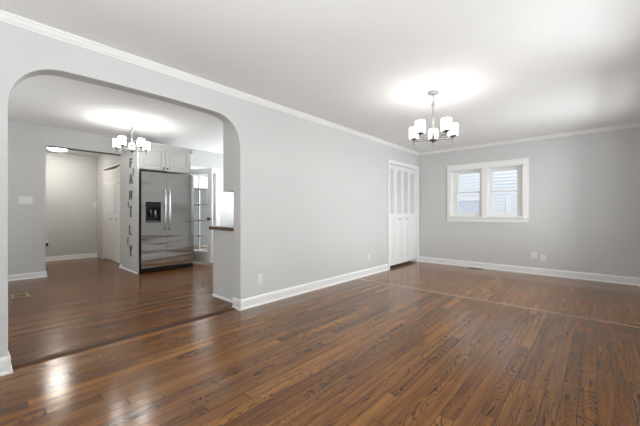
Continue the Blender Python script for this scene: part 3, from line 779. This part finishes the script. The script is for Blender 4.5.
# ------------------------------------------------------------------ glazed door (door_3), opened into the kitchen
hx, hy = -7.02, 3.01; ex_, ey_ = -6.115, 3.345
ang = math.atan2(ey_ - hy, ex_ - hx); DW = math.hypot(ex_ - hx, ey_ - hy)
d3 = structure(empty('door_3', (hx, hy, 0), ang), 'white fifteen pane glass door standing open beside the refrigerator', 'door')
b = MB(); st = 0.115; z0, z1 = 0.03, 2.065; zb, zt = 0.03 + 0.24, 2.065 - 0.115; th = 0.038
b.box(0, st, 0, th, z0, z1).box(DW - st, DW, 0, th, z0, z1).box(st, DW - st, 0, th, z0, zb).box(st, DW - st, 0, th, zt, z1)
for i in (1, 2):
    xx = st + (DW - 2*st)*i/3; b.box(xx - 0.013, xx + 0.013, 0.004, th - 0.004, zb, zt)
for i in (1, 2, 3, 4):
    zz = zb + (zt - zb)*i/5; b.box(st, DW - st, 0.004, th - 0.004, zz - 0.013, zz + 0.013)
b.build('door_leaf', M['door'], d3, bevel=0.003)
MB().box(st - 0.004, DW - st + 0.004, 0.017, 0.021, zb, zt).build('glass_pane', M['glass'], d3)
kx = DW - 0.062
k = MB()
k.lathe([(0.030, 0.0), (0.030, -0.008), (0.012, -0.012), (0.011, -0.035), (0.024, -0.042), (0.028, -0.056), (0.020, -0.068), (0.003, -0.071)], (kx, 0, 0.975), 20, 'y')
k.lathe([(0.030, th), (0.030, th + 0.008), (0.012, th + 0.012), (0.011, th + 0.035), (0.024, th + 0.042), (0.028, th + 0.056), (0.020, th + 0.068), (0.003, th + 0.071)], (kx, 0, 0.975), 20, 'y')
k.build('door_knob', M['knob'], d3)
# storm door in the opening
d4 = structure(empty('door_4', (XK - 0.115, 3.02, 0)), 'white storm door with a tall glass pane closing the outside doorway', 'door')
b = MB(); wd = 0.925; st = 0.085
b.box(-0.03, 0, 0, st, 0.02, 2.07).box(-0.03, 0, wd - st, wd, 0.02, 2.07).box(-0.03, 0, st, wd - st, 0.02, 0.22).box(-0.03, 0, st, wd - st, 1.985, 2.07)
b.build('frame', M['plastic'], d4, bevel=0.003)
MB().box(-0.018, -0.014, st - 0.004, wd - st + 0.004, 0.22, 1.985).build('glass_pane', M['glass'], d4)
MB().lathe([(0.022, 0.0), (0.022, 0.006), (0.009, 0.010), (0.009, 0.035), (0.020, 0.040), (0.022, 0.05), (0.003, 0.06)], (0, wd - 0.045, 1.02), 16, 'x').build('door_knob', M['knob'], d4)
b = MB(); b.box(XK, XK + 0.018, 3.96, 4.075, 0, 2.20).box(XK, XK + 0.018, 2.985, 3.96, 2.095, 2.20).box(XK - 0.14, XK, 3.950, 3.962, 0, 2.09)
structure(b.build('trim_10', M['trim'], bevel=0.003), 'white casing around the outside doorway', 'door casing')
# outside behind that door
structure(MB().box(-16, XK - 0.16, 2.82, 12, -0.3, -0.15).build('ground', M['ground']), 'pale ground outside the kitchen door', 'ground')
fe = empty('board_fence', (-11.2, 5.0, -0.15)); tag(fe, 'grey board fence outside, seen through the glass doors', 'fence')
b = MB()
for i in range(40): b.box(-0.012, 0.012, -3 + i*0.2, -3 + i*0.2 + 0.197, 0, 2.2)
b.build('boards', M['fence'], fe)
MB().box(-0.06, -0.012, -3, 5, 0.4, 0.49).box(-0.06, -0.012, -3, 5, 1.8, 1.89).build('rails', M['fence'], fe)

# ------------------------------------------------------------------ kitchen cabinets behind the right jamb
bc = empty('base_cabinet', (-3.485, 2.02, 0)); tag(bc, 'grey base cabinet end panel with a wood worktop, behind the right side of the arch', 'cabinet')
def P4(b, *a, **k):
    o = b.build(*a, **k); o.parent = bc; o.location = (3.485, -2.02, 0); return o
P4(MB().box(-3.80, XLB - 0.001, 2.10, 4.2, 0.0, 0.880), 'carcass', M['wall_k'])
P4(MB().prism([(-3.80, 2.10 - o, z) for o, z in [(0, 0), (0, 0.026), (0.008, 0.024), (0.016, 0.014), (0.018, 0)]], (0.62, 0, 0)), 'shoe_moulding', M['trim'])
for i in range(4):
    d = P4(MB().box(-3.82, -3.801, 2.12 + i*0.51, 2.62 + i*0.51, 0.11, 0.70), 'door', M['cab'], bevel=0.003)
    MB().lathe([(0.006, 0), (0.005, -0.012), (0.015, -0.02), (0.002, -0.03)], (-3.82, 2.53 + i*0.52, 0.62), 12, 'x').build('knob', M['knob'], d)
    d = P4(MB().box(-3.82, -3.801, 2.12 + i*0.51, 2.62 + i*0.51, 0.715, 0.865), 'drawer', M['cab'], bevel=0.003)
    MB().lathe([(0.006, 0), (0.005, -0.012), (0.015, -0.02), (0.002, -0.03)], (-3.82, 2.33 + i*0.52, 0.79), 12, 'x').build('knob', M['knob'], d)
wt = MB().box(-3.865, XLB - 0.001, 2.07, 4.22, 0.8802, 0.922).build('worktop', M['counter'], bevel=0.004)
tag(wt, 'brown wood worktop on the grey base cabinet behind the arch', 'worktop')
uc = empty('wall_cabinet', (-3.36, 2.05, 1.37)); tag(uc, 'tall grey ended wall cabinet hung above the wood worktop behind the arch', 'cabinet')
def P5(b, *a, **k):
    o = b.build(*a, **k); o.parent = uc; o.location = (3.36, -2.05, -1.37); return o
P5(MB().box(-3.55, XLB - 0.001, 2.10, 4.2, 1.372, HK - 0.001), 'carcass', M['wall_k'])
for i in range(4):
    d = P5(MB().box(-3.57, -3.551, 2.12 + i*0.51, 2.62 + i*0.51, 1.39, 2.55), 'door', M['cab'], bevel=0.003)
    MB().lathe([(0.006, 0), (0.005, -0.012), (0.015, -0.02), (0.002, -0.03)], (-3.57, 2.53 + i*0.52, 1.45), 12, 'x').build('knob', M['knob'], d)

# ------------------------------------------------------------------ chandeliers
def chandelier(loc, drop, th0, label, power, unlit=(), shade='shade'):
    """drop: ceiling to hub; arms of five"""
    e = empty('chandelier', loc); tag(e, label, 'chandelier', 'five arm chandeliers')
    mm = M['white_metal']
    MB().lathe([(0.058, 0.0), (0.062, -0.006), (0.060, -0.018), (0.035, -0.026), (0.010, -0.030)], (0,0,0), 32).build('canopy', M['canopy'], e)
    z = -drop
    MB().tube([(0,0,-0.028), (0,0,z + 0.04)], 0.0065, 12).lathe([(0.007, -0.11), (0.018, -0.118), (0.018, -0.155), (0.007, -0.163)], (0,0,0), 16).build('rod', M['canopy'], e)
    MB().lathe([(0.010, z + 0.075), (0.018, z + 0.04), (0.020, z + 0.01), (0.044, z + 0.002), (0.046, z - 0.016), (0.024, z - 0.026), (0.012, z - 0.036), (0.003, z - 0.040)], (0,0,0), 24).build('hub', M['nickel'], e)
    for k in range(5):
        a = th0 + k*2*PI/5; c, s = math.cos(a), math.sin(a); R = 0.222
        arm = MB()
        arm.tube([(0.035*c, 0.035*s, z - 0.006), (0.12*c, 0.12*s, z + 0.000), (0.20*c, 0.20*s, z + 0.004), (R*c, R*s, z + 0.006)], 0.0062, 8)
        ao = arm.build('arm', M['nickel'], e)
        MB().lathe([(0.003, z - 0.040), (0.007, z - 0.034), (0.006, z - 0.012), (0.009, z - 0.004), (0.010, z + 0.022), (0.032, z + 0.028), (0.042, z + 0.036), (0.042, z + 0.040), (0.020, z + 0.042), (0.014, z + 0.060)], (R*c, R*s, 0), 20).build('socket_cup', M['nickel'], ao)
        zb = z + 0.041; hgt = 0.122; ro = 0.052
        off = k in unlit
        sh = MB().lathe([(ro - 0.016, zb), (ro, zb + 0.001), (ro, zb + hgt), (ro - 0.004, zb + hgt), (ro - 0.004, zb + 0.006), (ro - 0.016, zb + 0.005)], (R*c, R*s, 0), 28, closed=True)
        sh.build('lamp_shade', M['shade_off'] if off else M[shade], ao)
        bl = MB().lathe([(0.010, z + 0.058), (0.014, z + 0.075), (0.024, z + 0.09), (0.026, z + 0.11), (0.018, z + 0.13), (0.004, z + 0.138)], (R*c, R*s, 0), 16)
        bl.build('bulb', M['plastic'] if off else M['bulb'], ao)
        if power > 0 and not off:
            l = bpy.data.lights.new('bulb_light', 'POINT'); l.energy = power; l.color = (1.0, 0.95, 0.87); l.shadow_soft_size = 0.02
            lo = bpy.data.objects.new('bulb_light', l); COL.objects.link(lo); lo.parent = e; lo.location = (R*c, R*s, zb + hgt + 0.012)
    return e
M['canopy'] = mat('pale_satin_nickel', (0.36, 0.36, 0.36), 0.35, metal=0.7)
vd = math.atan2(3.43, -1.37)
chandelier((-1.372, 3.430, H), 0.528, vd, 'lit five shade chandelier hanging in the living room before the back corner', 0.0)
vd2 = math.atan2(1.72, -5.72)
chandelier((-5.72, 1.705, HK), 0.46, vd2 + PI*0, 'chandelier hanging in the kitchen in front of the refrigerator, seen through the arch', 0.0, unlit=(0,), shade='shade_k')
